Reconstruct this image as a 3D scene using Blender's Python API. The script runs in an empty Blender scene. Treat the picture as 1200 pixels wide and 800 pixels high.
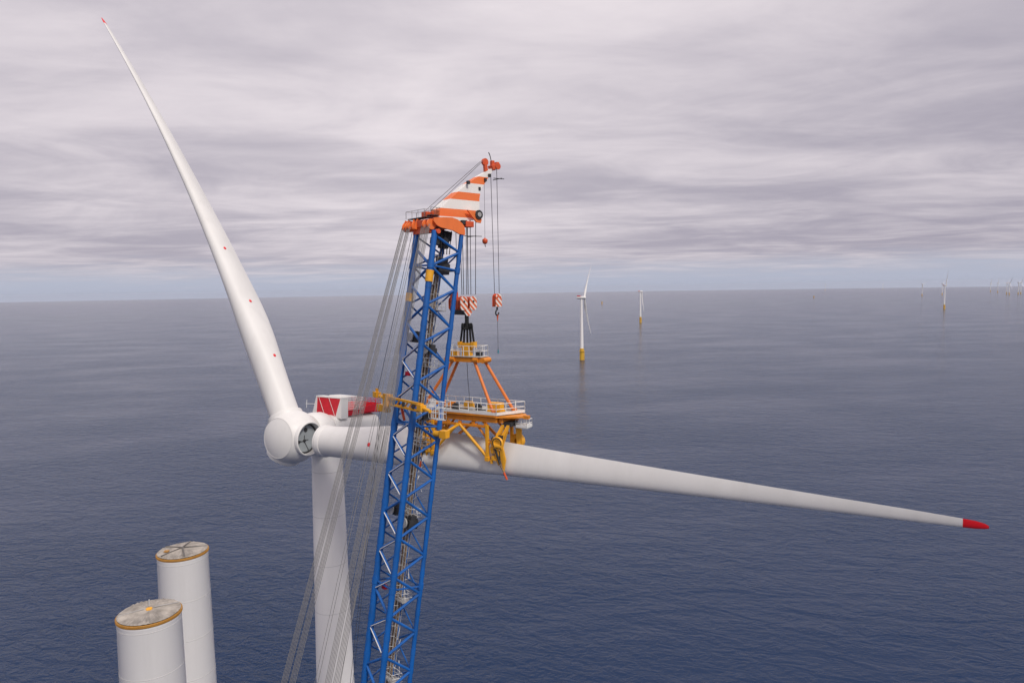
import bpy, math, random
from math import sin, cos, pi, radians, sqrt, atan2
from mathutils import Vector as V, Matrix, Euler
random.seed(7)
sc = bpy.context.scene
COL = sc.collection
R_ = radians

# ------------------------------------------------------------------ camera
HC = 150.0
p_, r_ = R_(4.43), R_(0.907)
Fw = V((0, cos(p_), -sin(p_))); U0 = V((0, sin(p_), cos(p_))); X0 = V((1, 0, 0))
Rt = X0 * cos(r_) - U0 * sin(r_); Up = X0 * sin(r_) + U0 * cos(r_)
cd = bpy.data.cameras.new('camera'); cam = bpy.data.objects.new('camera', cd); COL.objects.link(cam)
cd.sensor_width = 36.0; cd.sensor_fit = 'HORIZONTAL'; cd.lens = 24.0
cd.clip_start = 0.5; cd.clip_end = 300000.0
bz = -Fw
cam.matrix_world = Matrix(((Rt.x, Up.x, bz.x, 0), (Rt.y, Up.y, bz.y, 0), (Rt.z, Up.z, bz.z, HC), (0, 0, 0, 1)))
sc.camera = cam

# ------------------------------------------------------------------ world, sun, exposure
SUN = V((0.42, -0.62, 0.74)).normalized()
sun_el = math.asin(SUN.z); sun_az = atan2(SUN.x, SUN.y)
w = bpy.data.worlds.new('World'); sc.world = w; w.use_nodes = True
nt_ = w.node_tree; N = nt_.nodes; L = nt_.links; N.clear()
def nd(t, **k):
    n = N.new(t)
    for a, b in k.items(): setattr(n, a, b)
    return n
def mth(op, a, b=None, c=None, clamp=False):
    n = N.new('ShaderNodeMath'); n.operation = op; n.use_clamp = clamp
    for i, x in enumerate((a, b, c)):
        if x is None: continue
        if isinstance(x, (int, float)): n.inputs[i].default_value = x
        else: L.new(x, n.inputs[i])
    return n.outputs[0]
def mapr(x, a, b, c, d, smooth=True):
    n = N.new('ShaderNodeMapRange'); n.interpolation_type = 'SMOOTHSTEP' if smooth else 'LINEAR'
    L.new(x, n.inputs[0])
    for i, v in enumerate((a, b, c, d)): n.inputs[i + 1].default_value = v
    return n.outputs[0]
def mixc(f, a, b, blend='MIX'):
    n = N.new('ShaderNodeMix'); n.data_type = 'RGBA'; n.blend_type = blend
    for s, x in ((0, f), (6, a), (7, b)):
        if isinstance(x, (int, float)): n.inputs[s].default_value = x
        elif isinstance(x, tuple): n.inputs[s].default_value = (*x, 1)
        else: L.new(x, n.inputs[s])
    return n.outputs[2]
tc = nd('ShaderNodeTexCoord'); sep = nd('ShaderNodeSeparateXYZ'); L.new(tc.outputs['Generated'], sep.inputs[0])
dx, dy, dz = sep.outputs
zc = mth('ADD', mth('MAXIMUM', dz, 0.0), 0.055)
cx = mth('DIVIDE', dx, zc); cy = mth('DIVIDE', dy, zc)
comb = nd('ShaderNodeCombineXYZ'); L.new(cx, comb.inputs[0]); L.new(cy, comb.inputs[1])
def noise(scale, detail, rough, dist, rot, sx, sy, off):
    mp = nd('ShaderNodeMapping'); L.new(comb.outputs[0], mp.inputs[0])
    mp.inputs['Rotation'].default_value = (0, 0, R_(rot)); mp.inputs['Scale'].default_value = (sx, sy, 1); mp.inputs['Location'].default_value = off
    n = nd('ShaderNodeTexNoise'); L.new(mp.outputs[0], n.inputs['Vector'])
    n.inputs['Scale'].default_value = scale; n.inputs['Detail'].default_value = detail
    n.inputs['Roughness'].default_value = rough; n.inputs['Distortion'].default_value = dist
    return n.outputs[0]
n1 = noise(0.95, 9, 0.58, 0.7, 24, 0.72, 1.0, (1.3, 4.1, 0))      # cloud rolls
n2 = noise(0.34, 4, 0.55, 0.5, 20, 0.7, 1.0, (7.7, 2.2, 0))         # broad light and dark areas
n3 = noise(2.4, 7, 0.6, 0.6, 28, 0.6, 1.0, (3.3, 8.8, 0))        # wisps
cl = mth('ADD', mth('ADD', mth('MULTIPLY', n1, 0.46), mth('MULTIPLY', n2, 0.36)), mth('MULTIPLY', n3, 0.18))
cf = mapr(cl, 0.37, 0.66, 0.0, 1.0)
# thin, bright part of the deck ahead on the left, thicker deck on the right
bright = mth('ADD', mth('MULTIPLY', mth('ABSOLUTE', mth('ADD', dx, 0.16)), -0.62), mth('MULTIPLY_ADD', dz, 1.25, 0.10))
bf = mapr(bright, -0.35, 0.75, 0.0, 1.0)
mpc = mth('MULTIPLY_ADD', bf, 0.50, mth('MULTIPLY', cf, 0.60), clamp=True)
cloud = mixc(mpc, (2.75, 2.58, 3.12), (6.1, 5.62, 5.88))
zen = mapr(dz, 0.45, 1.0, 1.0, 1.4)
vm = nd('ShaderNodeVectorMath', operation='SCALE'); L.new(cloud, vm.inputs[0]); L.new(zen, vm.inputs['Scale']); cloud = vm.outputs[0]
sky = nd('ShaderNodeTexSky', sky_type='NISHITA'); sky.sun_disc = False
sky.sun_elevation = sun_el; sky.sun_rotation = sun_az; sky.altitude = 100; sky.air_density = 1.0; sky.dust_density = 2.0; sky.ozone_density = 1.5
hz = mixc(0.85, sky.outputs[0], (3.5, 3.75, 4.75))
edge = mth('ADD', dz, mth('MULTIPLY', mth('SUBTRACT', n1, 0.5), 0.05))
cover = mapr(edge, 0.004, 0.050, 0.0, 1.0)
col = mixc(cover, hz, cloud)
bg = nd('ShaderNodeBackground'); bg.inputs[1].default_value = 0.1; L.new(col, bg.inputs[0])
out = nd('ShaderNodeOutputWorld'); L.new(bg.outputs[0], out.inputs[0])

sd = bpy.data.lights.new('sun', 'SUN'); sd.energy = 1.5; sd.angle = R_(10); sd.color = (1.0, 0.95, 0.88)
so = bpy.data.objects.new('sun', sd); COL.objects.link(so)
so.rotation_euler = SUN.to_track_quat('Z', 'Y').to_euler(); so.location = (0, 0, 300)

vs = sc.view_settings
vs.view_transform = 'Standard'; vs.look = 'None'; vs.exposure = 0.46; vs.gamma = 1.0; vs.use_curve_mapping = False
sc.render.engine = 'CYCLES'
sc.cycles.use_denoising = True
sc.cycles.max_bounces = 6; sc.cycles.volume_bounces = 0
sc.render.film_transparent = False

# ------------------------------------------------------------------ materials
def material(name, color, rough=0.5, metal=0.0, var=0.06, scale=0.6, dirt=0.0, dirt_col=(0.25, 0.22, 0.18), streak=6.0, coat=0.0, bump=0.0):
    m = bpy.data.materials.new(name); m.use_nodes = True
    t = m.node_tree; b = t.nodes['Principled BSDF']
    tcn = t.nodes.new('ShaderNodeTexCoord'); mp = t.nodes.new('ShaderNodeMapping'); t.links.new(tcn.outputs['Object'], mp.inputs[0])
    mp.inputs['Scale'].default_value = (1, 1, 1.0 / streak if dirt else 1.0)
    nz = t.nodes.new('ShaderNodeTexNoise'); t.links.new(mp.outputs[0], nz.inputs['Vector']); nz.inputs['Scale'].default_value = scale; nz.inputs['Detail'].default_value = 6
    rp = t.nodes.new('ShaderNodeMapRange'); t.links.new(nz.outputs[0], rp.inputs[0])
    rp.inputs[1].default_value = 0.3; rp.inputs[2].default_value = 0.7; rp.inputs[3].default_value = 1 - var; rp.inputs[4].default_value = 1 + var * 0.6
    mul = t.nodes.new('ShaderNodeMix'); mul.data_type = 'RGBA'; mul.blend_type = 'MULTIPLY'; mul.inputs[0].default_value = 1.0
    mul.inputs[6].default_value = (*color, 1); t.links.new(rp.outputs[0], mul.inputs[7])
    last = mul.outputs[2]
    if dirt:
        n2 = t.nodes.new('ShaderNodeTexNoise'); t.links.new(mp.outputs[0], n2.inputs['Vector']); n2.inputs['Scale'].default_value = scale * 2.3; n2.inputs['Detail'].default_value = 8; n2.inputs['Roughness'].default_value = 0.65
        r2 = t.nodes.new('ShaderNodeMapRange'); t.links.new(n2.outputs[0], r2.inputs[0]); r2.inputs[1].default_value = 0.5; r2.inputs[2].default_value = 0.78; r2.inputs[3].default_value = 0; r2.inputs[4].default_value = dirt
        mx = t.nodes.new('ShaderNodeMix'); mx.data_type = 'RGBA'; t.links.new(r2.outputs[0], mx.inputs[0]); t.links.new(last, mx.inputs[6]); mx.inputs[7].default_value = (*dirt_col, 1)
        last = mx.outputs[2]
    t.links.new(last, b.inputs['Base Color'])
    b.inputs['Roughness'].default_value = rough; b.inputs['Metallic'].default_value = metal
    b.inputs['Coat Weight'].default_value = coat
    if bump:
        bn = t.nodes.new('ShaderNodeBump'); bn.inputs['Strength'].default_value = bump; bn.inputs['Distance'].default_value = 0.05
        t.links.new(nz.outputs[0], bn.inputs['Height']); t.links.new(bn.outputs[0], b.inputs['Normal'])
    return m
def striped(name, c1, c2, vec, period, duty=0.5, rough=0.5, off=0.0):
    """hazard paint: two colours in bands along vec (object space)"""
    m = material(name, c1, rough); t = m.node_tree; b = t.nodes['Principled BSDF']
    src = b.inputs['Base Color'].links[0].from_socket
    tcn = [n for n in t.nodes if n.type == 'TEX_COORD'][0]
    dp = t.nodes.new('ShaderNodeVectorMath'); dp.operation = 'DOT_PRODUCT'; t.links.new(tcn.outputs['Object'], dp.inputs[0]); dp.inputs[1].default_value = vec
    def M(op, a, bb):
        n = t.nodes.new('ShaderNodeMath'); n.operation = op; t.links.new(a, n.inputs[0]); n.inputs[1].default_value = bb; return n.outputs[0]
    f = M('LESS_THAN', M('FRACT', M('DIVIDE', M('ADD', dp.outputs['Value'], off), period), 0), duty)
    mx = t.nodes.new('ShaderNodeMix'); mx.data_type = 'RGBA'; t.links.new(f, mx.inputs[0]); t.links.new(src, mx.inputs[6]); mx.inputs[7].default_value = (*c2, 1)
    t.links.new(mx.outputs[2], b.inputs['Base Color']); return m

WHITE = (0.75, 0.735, 0.705)
M_white = material('white_gelcoat', WHITE, 0.5, var=0.045, scale=0.3, dirt=0.20, dirt_col=(0.50, 0.48, 0.44))
M_tower = material('white_tower_paint', (0.86, 0.84, 0.81), 0.42, var=0.03, scale=0.35, dirt=0.16, dirt_col=(0.52, 0.50, 0.47), streak=9)
M_nac = material('white_nacelle_shell', (0.75, 0.735, 0.705), 0.45, var=0.04, scale=0.5, dirt=0.15, dirt_col=(0.45, 0.43, 0.40))
M_seam = material('seam_sealant', (0.60, 0.59, 0.57), 0.7)
M_rail = material('white_rail_paint', (0.78, 0.78, 0.75), 0.5, var=0.08, scale=3)
M_red = material('red_paint', (0.60, 0.014, 0.028), 0.45, var=0.12, scale=1.5)
M_redtip = material('red_tip_paint', (0.78, 0.012, 0.02), 0.4, var=0.06)
M_grey = material('grey_bulkhead', (0.33, 0.36, 0.37), 0.55, var=0.10, scale=0.9)
M_dark = material('dark_machinery', (0.035, 0.035, 0.037), 0.6, var=0.3, scale=2)
M_black = material('black_sling', (0.012, 0.012, 0.013), 0.75, var=0.2, scale=3)
M_blue = material('blue_crane_paint', (0.005, 0.108, 0.40), 0.42, var=0.22, scale=0.8, dirt=0.45, dirt_col=(0.035, 0.08, 0.17), streak=3)
M_orange = material('orange_paint', (0.88, 0.20, 0.045), 0.45, var=0.08, scale=1.0, dirt=0.25, dirt_col=(0.45, 0.10, 0.04), streak=3)
M_red_or = material('red_orange_paint', (0.68, 0.095, 0.025), 0.45, var=0.12, scale=1.4, dirt=0.3, dirt_col=(0.2, 0.04, 0.02), streak=2)
M_yoke = material('yoke_orange_paint', (0.76, 0.26, 0.018), 0.45, var=0.12, scale=1.2, dirt=0.3, dirt_col=(0.3, 0.09, 0.02), streak=2)
M_yellow = material('yellow_paint', (0.84, 0.40, 0.02), 0.45, var=0.10, scale=1.4, dirt=0.25, dirt_col=(0.35, 0.16, 0.03), streak=2)
M_leg = material('orange_leg_paint', (0.76, 0.20, 0.03), 0.45, var=0.06)
M_rope = material('steel_wire_rope', (0.25, 0.24, 0.23), 0.6, metal=0.2, var=0.15, scale=4)
M_hrope = material('hoist_wire_rope', (0.11, 0.105, 0.115), 0.55, metal=0.3, var=0.15, scale=4)
M_steel = material('galvanised_steel', (0.45, 0.44, 0.42), 0.55, metal=0.2, var=0.2, scale=2)
M_rust = material('weathered_cable', (0.26, 0.17, 0.10), 0.7, var=0.3, scale=1.2)
M_deck = material('pale_deck_plate', (0.52, 0.53, 0.52), 0.6, var=0.12, scale=1.3, dirt=0.4, dirt_col=(0.3, 0.27, 0.22))
M_tarp = material('grey_tarpaulin', (0.36, 0.325, 0.285), 0.9, var=0.4, scale=1.3, dirt=0.6, dirt_col=(0.20, 0.18, 0.155), streak=1.0)
M_strap = material('dark_strap', (0.12, 0.11, 0.10), 0.7)
M_flange = material('golden_flange', (0.44, 0.22, 0.045), 0.5, var=0.15, scale=3)
M_tp = material('yellow_foundation_paint', (0.68, 0.40, 0.03), 0.5, var=0.12, scale=0.3, dirt=0.3, dirt_col=(0.25, 0.17, 0.05))
M_cyan = material('cyan_marker', (0.03, 0.22, 0.28), 0.5)
M_block = striped('hazard_striped_block', (0.72, 0.14, 0.04), (0.80, 0.76, 0.70), (0.62, 0.40, 0.70), 0.50, 0.48)

# ------------------------------------------------------------------ mesh helpers
OFF = {}
def frame(a):
    a = a.normalized(); h = V((0, 0, 1)) if abs(a.z) < 0.9 else V((1, 0, 0))
    x = h.cross(a).normalized(); return x, a.cross(x), a
class MB:
    def __init__(s): s.v = []; s.f = []; s.sm = []
    def add(s, vs_, fs, smooth=False):
        o = len(s.v); s.v += [V(x) for x in vs_]
        for f in fs: s.f.append(tuple(i + o for i in f)); s.sm.append(smooth)
        return s
    def tube(s, p, q, r, n=10, r2=None, cap=True):
        p, q = V(p), V(q); r2 = r if r2 is None else r2
        x, y, a = frame(q - p); vv = []
        for c, rr in ((p, r), (q, r2)):
            for i in range(n):
                t = 2 * pi * i / n; vv.append(c + x * (cos(t) * rr) + y * (sin(t) * rr))
        s.add(vv, [(i, (i + 1) % n, n + (i + 1) % n, n + i) for i in range(n)], True)
        if cap: s.add(vv[:n], [tuple(range(n - 1, -1, -1))]); s.add(vv[n:], [tuple(range(n))])
        return s
    def path(s, pts, r, n=6):
        for a, b in zip(pts, pts[1:]): s.tube(a, b, r, n)
        return s
    def box(s, c, ax, h):
        c = V(c); vv = [c + ax[0] * (i * h[0]) + ax[1] * (j * h[1]) + ax[2] * (k * h[2]) for i in (-1, 1) for j in (-1, 1) for k in (-1, 1)]
        return s.add(vv, [(0, 1, 3, 2), (4, 6, 7, 5), (0, 4, 5, 1), (2, 3, 7, 6), (0, 2, 6, 4), (1, 5, 7, 3)])
    def bar(s, p, q, wd, ht, up=V((0, 0, 1))):
        p, q = V(p), V(q); a = (q - p); l = a.length; a.normalize(); x = up.cross(a)
        if x.length < 1e-3: x = V((1, 0, 0)).cross(a)
        x.normalize(); y = a.cross(x); return s.box((p + q) / 2, (x, y, a), (wd / 2, ht / 2, l / 2))
    def lathe(s, o, axis, prof, n=48, xref=None):
        o = V(o); x, y, a = frame(V(axis)); vv = []
        for (t, r) in prof:
            for i in range(n):
                th = 2 * pi * i / n; vv.append(o + a * t + x * (cos(th) * r) + y * (sin(th) * r))
        fs = [(k * n + i, k * n + (i + 1) % n, (k + 1) * n + (i + 1) % n, (k + 1) * n + i) for k in range(len(prof) - 1) for i in range(n)]
        return s.add(vv, fs, True)
    def prism(s, pts, ext):
        pts = [V(x) for x in pts]; n = len(pts); vv = pts + [x + ext for x in pts]
        return s.add(vv, [tuple(range(n - 1, -1, -1)), tuple(range(n, 2 * n))] + [(i, (i + 1) % n, n + (i + 1) % n, n + i) for i in range(n)])
    def build(s, name, mat, parent=None, ang=35, bevel=0.0):
        off = OFF.get(parent.name, V((0, 0, 0))) if parent else V((0, 0, 0))
        me = bpy.data.meshes.new(name); me.from_pydata([tuple(x - off) for x in s.v], [], s.f)
        me.polygons.foreach_set('use_smooth', s.sm); me.update()
        if any(s.sm): me.set_sharp_from_angle(angle=R_(ang))
        import bmesh
        bm = bmesh.new(); bm.from_mesh(me); bmesh.ops.recalc_face_normals(bm, faces=bm.faces); bm.to_mesh(me); bm.free()
        me.materials.append(mat)
        o = bpy.data.objects.new(name, me); COL.objects.link(o)
        if parent: o.parent = parent; OFF[o.name] = off
        if bevel:
            b = o.modifiers.new('bevel', 'BEVEL'); b.width = bevel; b.segments = 2; b.limit_method = 'ANGLE'
        return o
def thing(name, label, cat, loc=(0, 0, 0), group=None):
    o = bpy.data.objects.new(name, None); COL.objects.link(o); o.location = loc
    o['label'] = label; o['category'] = cat; o.empty_display_size = 0.5
    if group: o['group'] = group
    OFF[o.name] = V(loc); return o
def tag(o, label, cat, group=None):
    o['label'] = label; o['category'] = cat
    if group: o['group'] = group
    return o
def rebase(o, loc):
    """move a top-level mesh's origin to loc without moving the mesh"""
    loc = V(loc); o.data.transform(Matrix.Translation(-loc)); o.location = loc; OFF[o.name] = loc; return o
Z = V((0, 0, 1))

# ------------------------------------------------------------------ the sea: a cap of the Earth's own curvature
RE = 6.371e6
rings = [0.0] + [40 * (60000 / 40) ** (i / 150) for i in range(151)]
NS = 160; vv = [(0, 0, 0)]; ff = []
for r in rings[1:]:
    for i in range(NS):
        t = 2 * pi * i / NS; vv.append((r * cos(t), r * sin(t), -r * r / (2 * RE)))
for i in range(NS): ff.append((0, 1 + i, 1 + (i + 1) % NS))
for k in range(150):
    for i in range(NS):
        a = 1 + k * NS; ff.append((a + i, a + NS + i, a + NS + (i + 1) % NS, a + (i + 1) % NS))
me = bpy.data.meshes.new('sea'); me.from_pydata(vv, [], ff); me.polygons.foreach_set('use_smooth', [True] * len(ff)); me.update()
sea = bpy.data.objects.new('sea', me); COL.objects.link(sea); sea['kind'] = 'structure'
m = bpy.data.materials.new('sea_water'); m.use_nodes = True; t = m.node_tree; b = t.nodes['Principled BSDF']
b.inputs['IOR'].default_value = 1.30; b.inputs['Base Color'].default_value = (0.003, 0.021, 0.068, 1)
tcn = t.nodes.new('ShaderNodeTexCoord')
def wave(rot, lx, ly, detail, rough, dist=0.0):
    mp = t.nodes.new('ShaderNodeMapping'); t.links.new(tcn.outputs['Object'], mp.inputs[0])
    mp.vector_type = 'TEXTURE'; mp.inputs['Rotation'].default_value = (0, 0, R_(rot)); mp.inputs['Scale'].default_value = (lx, ly, 10.0)
    n = t.nodes.new('ShaderNodeTexNoise'); n.noise_dimensions = '2D'; t.links.new(mp.outputs[0], n.inputs['Vector']); n.inputs['Scale'].default_value = 1.0
    n.inputs['Detail'].default_value = detail; n.inputs['Roughness'].default_value = rough; n.inputs['Distortion'].default_value = dist
    return n.outputs[0]
def SM(op, a, bb):
    n = t.nodes.new('ShaderNodeMath'); n.operation = op
    for i, x in enumerate((a, bb)):
        if isinstance(x, (int, float)): n.inputs[i].default_value = x
        else: t.links.new(x, n.inputs[i])
    return n.outputs[0]
gust = wave(10, 260, 120, 4, 0.55)
gf = t.nodes.new('ShaderNodeMapRange'); t.links.new(gust, gf.inputs[0])
for i, x in enumerate((0.32, 0.68, 0.35, 1.45)): gf.inputs[i + 1].default_value = x
hgt = SM('ADD', SM('ADD', SM('MULTIPLY', wave(-6, 95, 42, 2, 0.5, 0.2), 0.7), SM('MULTIPLY', wave(-14, 30, 13, 3, 0.58, 0.4), 1.5)), SM('MULTIPLY', SM('ADD', SM('MULTIPLY', wave(-20, 11, 6.0, 4, 0.62, 0.6), 2.0), SM('MULTIPLY', wave(8, 3.8, 2.3, 3, 0.6, 0.3), 0.75)), gf.outputs[0]))
bn = t.nodes.new('ShaderNodeBump'); bn.inputs['Strength'].default_value = 1.0; bn.inputs['Distance'].default_value = 0.80
t.links.new(hgt, bn.inputs['Height']); t.links.new(bn.outputs[0], b.inputs['Normal'])
b.inputs['Roughness'].default_value = 0.13
me.materials.append(m)

# ------------------------------------------------------------------ blades
BL = 82.0
CH = [(0, 4.4), (3, 4.4), (8, 4.6), (13, 5.15), (17, 5.35), (21, 5.15), (27, 4.65), (34, 4.1), (42, 3.45), (52, 2.75), (62, 2.1), (70, 1.6), (76, 1.25), (79.5, 0.98), (81.0, 0.82), (81.7, 0.55), (82, 0.25)]
TH = [(0, 1.0), (4, 1.0), (9, 0.88), (14, 0.68), (20, 0.55), (28, 0.48), (38, 0.42), (52, 0.36), (70, 0.28), (82, 0.22)]
BLEND = [(0, 0), (2.5, 0), (7, 0.25), (13, 0.7), (19, 1), (82, 1)]
TW = [(0, -14), (12, -13), (25, -5), (45, 5), (82, 16)]
def interp(tab, x):
    if x <= tab[0][0]: return tab[0][1]
    for (a, ya), (b_, yb) in zip(tab, tab[1:]):
        if x <= b_:
            u = (x - a) / (b_ - a); return ya + (yb - ya) * u
    return tab[-1][1]
def smooth_tab(tab, x):
    return (interp(tab, x - 1.6) + 2 * interp(tab, x) + interp(tab, x + 1.6)) / 4 if 1.7 < x < 79 else interp(tab, x)
class Blade:
    def __init__(s, root, span, te, th, bend, k=1.0):
        s.root, s.span, s.te, s.th, s.bend, s.k = root, span, te, th, bend, k
    def pt(s, r, ang):
        c = smooth_tab(CH, r); tr = smooth_tab(TH, r); bl = smooth_tab(BLEND, r); tw = R_(smooth_tab(TW, r))
        x = 0.5 * (1 + cos(ang)); sg = 1 if sin(ang) >= 0 else -1
        yt = 5 * (0.2969 * sqrt(max(x, 0)) - 0.126 * x - 0.3516 * x * x + 0.2843 * x ** 3 - 0.1036 * x ** 4) * tr
        au, aw = (x - 0.36) * c, sg * yt * c
        cu, cw = 0.5 * cos(ang) * c, 0.5 * sin(ang) * c
        u, w_ = cu * (1 - bl) + au * bl, cw * (1 - bl) + aw * bl
        te = s.te * cos(tw) + s.th * sin(tw); th = s.th * cos(tw) - s.te * sin(tw)
        return s.root + s.span * r + te * u + th * w_ + s.bend(r)
    def skin(s, r0, r1, n=96, m=40, close0=False, close1=False):
        mb = MB(); vs_ = []; fs = []
        for k in range(n + 1):
            r = r0 + (r1 - r0) * k / n
            vs_ += [s.pt(r, 2 * pi * i / m) for i in range(m)]
        for k in range(n):
            for i in range(m): fs.append((k * m + i, k * m + (i + 1) % m, (k + 1) * m + (i + 1) % m, (k + 1) * m + i))
        if close0: fs.append(tuple(range(m - 1, -1, -1)))
        if close1: fs.append(tuple(n * m + i for i in range(m)))
        return mb.add(vs_, fs, True)
    def dot(s, r, ang, rad, mat, parent):
        c = s.pt(r, ang); a = (s.pt(r + 0.3, ang) - s.pt(r - 0.3, ang)).normalized(); b_ = (s.pt(r, ang + 0.05) - s.pt(r, ang - 0.05)).normalized()
        nn = a.cross(b_).normalized()
        if nn.dot(c - (s.root + s.span * r + s.bend(r))) < 0: nn = -nn
        return MB().lathe(c - nn * 0.12, nn, [(0, rad), (0.15, rad), (0.17, rad * 0.8), (0.175, 0.001)], 16).build('lightning_receptor', mat, parent)

A0 = V((-29.159, 99.687, 128.165)); e = V((0.86936, -0.49418, 0)).normalized(); mm = V((0.49418, 0.86936, 0)).normalized()
C = A0 - e * 5.0                                      # rotor hub centre
tl = R_(6); nt = -mm * cos(tl) + Z * sin(tl); ut = Z * cos(tl) + mm * sin(tl)

# ------------------------------------------------------------------ the turbine under assembly
TB = C - nt * 7.0; tx, ty = TB.x, TB.y
turb = thing('wind_turbine', 'large white wind turbine beside the blue crane, one blade fitted and an open hub socket', 'wind turbine', (tx, ty, 0))
prof = [(0, 4.1), (20, 4.05), (60, 3.5), (95, 2.85), (110, 2.62), (123.2, 2.42), (124.6, 2.42), (124.9, 2.7), (125.6, 2.7)]
tw_ = MB().lathe((tx, ty, 0), Z, prof, 64).build('tower', M_tower, turb)
for zz in (98.5, 106.3, 114.2, 121.4):
    rr = interp([(x, y) for x, y in prof], zz)
    MB().lathe((tx, ty, zz), Z, [(-0.04, rr), (-0.03, rr + 0.012), (0.03, rr + 0.012), (0.04, rr)], 64).build('weld_seam', M_seam, tw_)
# nacelle: generator drum and rounded body
nb = MB()
nb.lathe(C, -nt, [(2.9, 2.2), (3.0, 3.1), (3.5, 3.32), (4.4, 3.4), (5.6, 3.38), (6.2, 3.2), (6.4, 3.0)], 64)
def superring(s_, hw, hh, ex, n=48, dz_=0.0):
    o = []
    for i in range(n):
        th = 2 * pi * i / n; c_, s2 = cos(th), sin(th)
        o.append(C - nt * s_ + e * (math.copysign(abs(c_) ** (2 / ex), c_) * hw) + ut * (math.copysign(abs(s2) ** (2 / ex), s2) * hh + dz_))
    return o
secs = [(6.0, 2.4, 2.3, 2.6), (6.35, 3.0, 2.85, 3.0), (7.5, 3.08, 2.95, 3.6), (15.8, 2.95, 2.9, 3.8), (16.7, 2.75, 2.65, 3.4), (17.0, 2.2, 2.1, 3.0)]
vs_ = []; n_ = 48
for q_ in secs: vs_ += superring(*q_)
fs = [(k * n_ + i, k * n_ + (i + 1) % n_, (k + 1) * n_ + (i + 1) % n_, (k + 1) * n_ + i) for k in range(len(secs) - 1) for i in range(n_)]
fs.append(tuple(range((len(secs) - 1) * n_, len(secs) * n_)))
nb.add(vs_, fs, True)
nac = nb.build('nacelle', M_nac, turb)
def NP(a, u, s_): return C + e * a + ut * u - nt * s_
AX = (e, ut, -nt)
# cooler box on the nacelle roof: red screen between white end cheeks
cb = MB()
def cheek_plate(pts, s0, s1, back=1.0):
    cb.prism([NP(x, y, s0) for x, y in pts], -nt * (s1 - s0))
cheek_plate([(2.80, 5.62), (1.86, 2.6), (3.15, 2.4), (2.98, 5.72)], 6.95, 8.5)
cheek_plate([(-2.24, 5.62), (-2.28, 2.6), (-3.25, 2.6), (-2.42, 5.72)], 6.95, 8.5)
cb.box(NP(0.28, 5.70, 7.75), AX, (2.75, 0.10, 0.82))
cooler = cb.build('cooler_frame', M_nac, turb)
MB().prism([NP(-2.3, 2.5, 7.02), NP(1.9, 2.5, 7.02), NP(2.82, 5.63, 7.02), NP(-2.26, 5.63, 7.02)], -nt * 0.12).build('red_screen', M_red, turb)
st = MB()
for a0 in (-1.9, 0.3): st.tube(NP(a0, 5.6, 6.96), NP(a0 + 1.5, 2.8, 6.90), 0.035, 6)
st.build('screen_stay', M_rail, turb)
# meteorological mast arm at the left of the cooler
wm = MB(); wm.tube(NP(-3.0, 4.35, 7.6), NP(-5.2, 4.25, 7.4), 0.05, 6); wm.tube(NP(-5.0, 3.6, 7.4), NP(-5.0, 4.9, 7.4), 0.04, 6)
wm.build('wind_vane', M_rail, turb)
# roof platform behind the cooler with mesh fence, then the red-sided winching deck
MB().box(NP(0, 3.12, 13.0), AX, (2.75, 0.10, 3.9)).build('winching_deck', M_red, turb)
def fence_run(pts, h, mat, post=1.1, panel=None, rails=(1.0, 0.5), r=0.035):
    mb = MB()
    for a, b_ in zip(pts, pts[1:]):
        a, b_ = V(a), V(b_); n = max(1, round((b_ - a).length / post))
        for k in range(n + 1):
            q_ = a.lerp(b_, k / n); mb.tube(q_, q_ + Z * h, r, 6)
        for f in rails: mb.tube(a + Z * (h * f), b_ + Z * (h * f), r * 0.86, 6)
    return mb
pp = [(NP(2.75, 2.75, 8.2)), NP(2.75, 3.15, 16.8), NP(-2.75, 3.15, 16.8), NP(-2.75, 2.75, 8.7)]
for n, (a, b_) in enumerate(zip(pp, pp[1:])):
    x_ = (b_ - a).normalized(); p0, p1 = V(a), V(b_)
    if n == 2: p1 = p0.lerp(p1, 0.6)                                  # far side: starts further back
    pan = MB().prism([p0, p1, p1 + ut * 1.35, p0 + ut * (1.35 if n else 0.85)], (ut.cross(x_)) * 0.05)
    pan.build('red_side_panel', M_red, turb)
    if n == 0: p0 = p0.lerp(p1, 0.36)
    fence_run([p0, p1], 2.05, M_red, 1.15, rails=(1.0, 0.83), r=0.04).build('red_railing', M_red, turb)
def mesh_panel(mb, o, u, v_, nu, nv, r=0.026):
    for i in range(nu + 1): mb.tube(o + u * (i / nu), o + u * (i / nu) + v_, r, 4, cap=False)
    for j in range(nv + 1): mb.tube(o + v_ * (j / nv), o + v_ * (j / nv) + u, r, 4, cap=False)
mf = MB()
mesh_panel(mf, NP(2.95, 3.75, 8.6), -nt * 3.6, ut * 1.95, 12, 7)
mesh_panel(mf, NP(2.95, 3.75, 12.2), -e * 4.0, ut * 1.95, 13, 7)
mf.build('white_mesh_fence', M_rail, turb)
MB().box(NP(0.9, 5.85, 9.6), AX, (1.9, 0.07, 1.2)).build('cooler_roof', M_nac, turb)
ld = MB()
for s_ in (10.9, 11.5): ld.tube(NP(2.95, 2.4, s_), NP(2.95, 4.6, s_), 0.035, 6)
for k in range(7): ld.tube(NP(2.95, 2.5 + k * 0.3, 10.9), NP(2.95, 2.5 + k * 0.3, 11.5), 0.025, 5)
ld.build('access_ladder', M_steel, turb)
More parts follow.
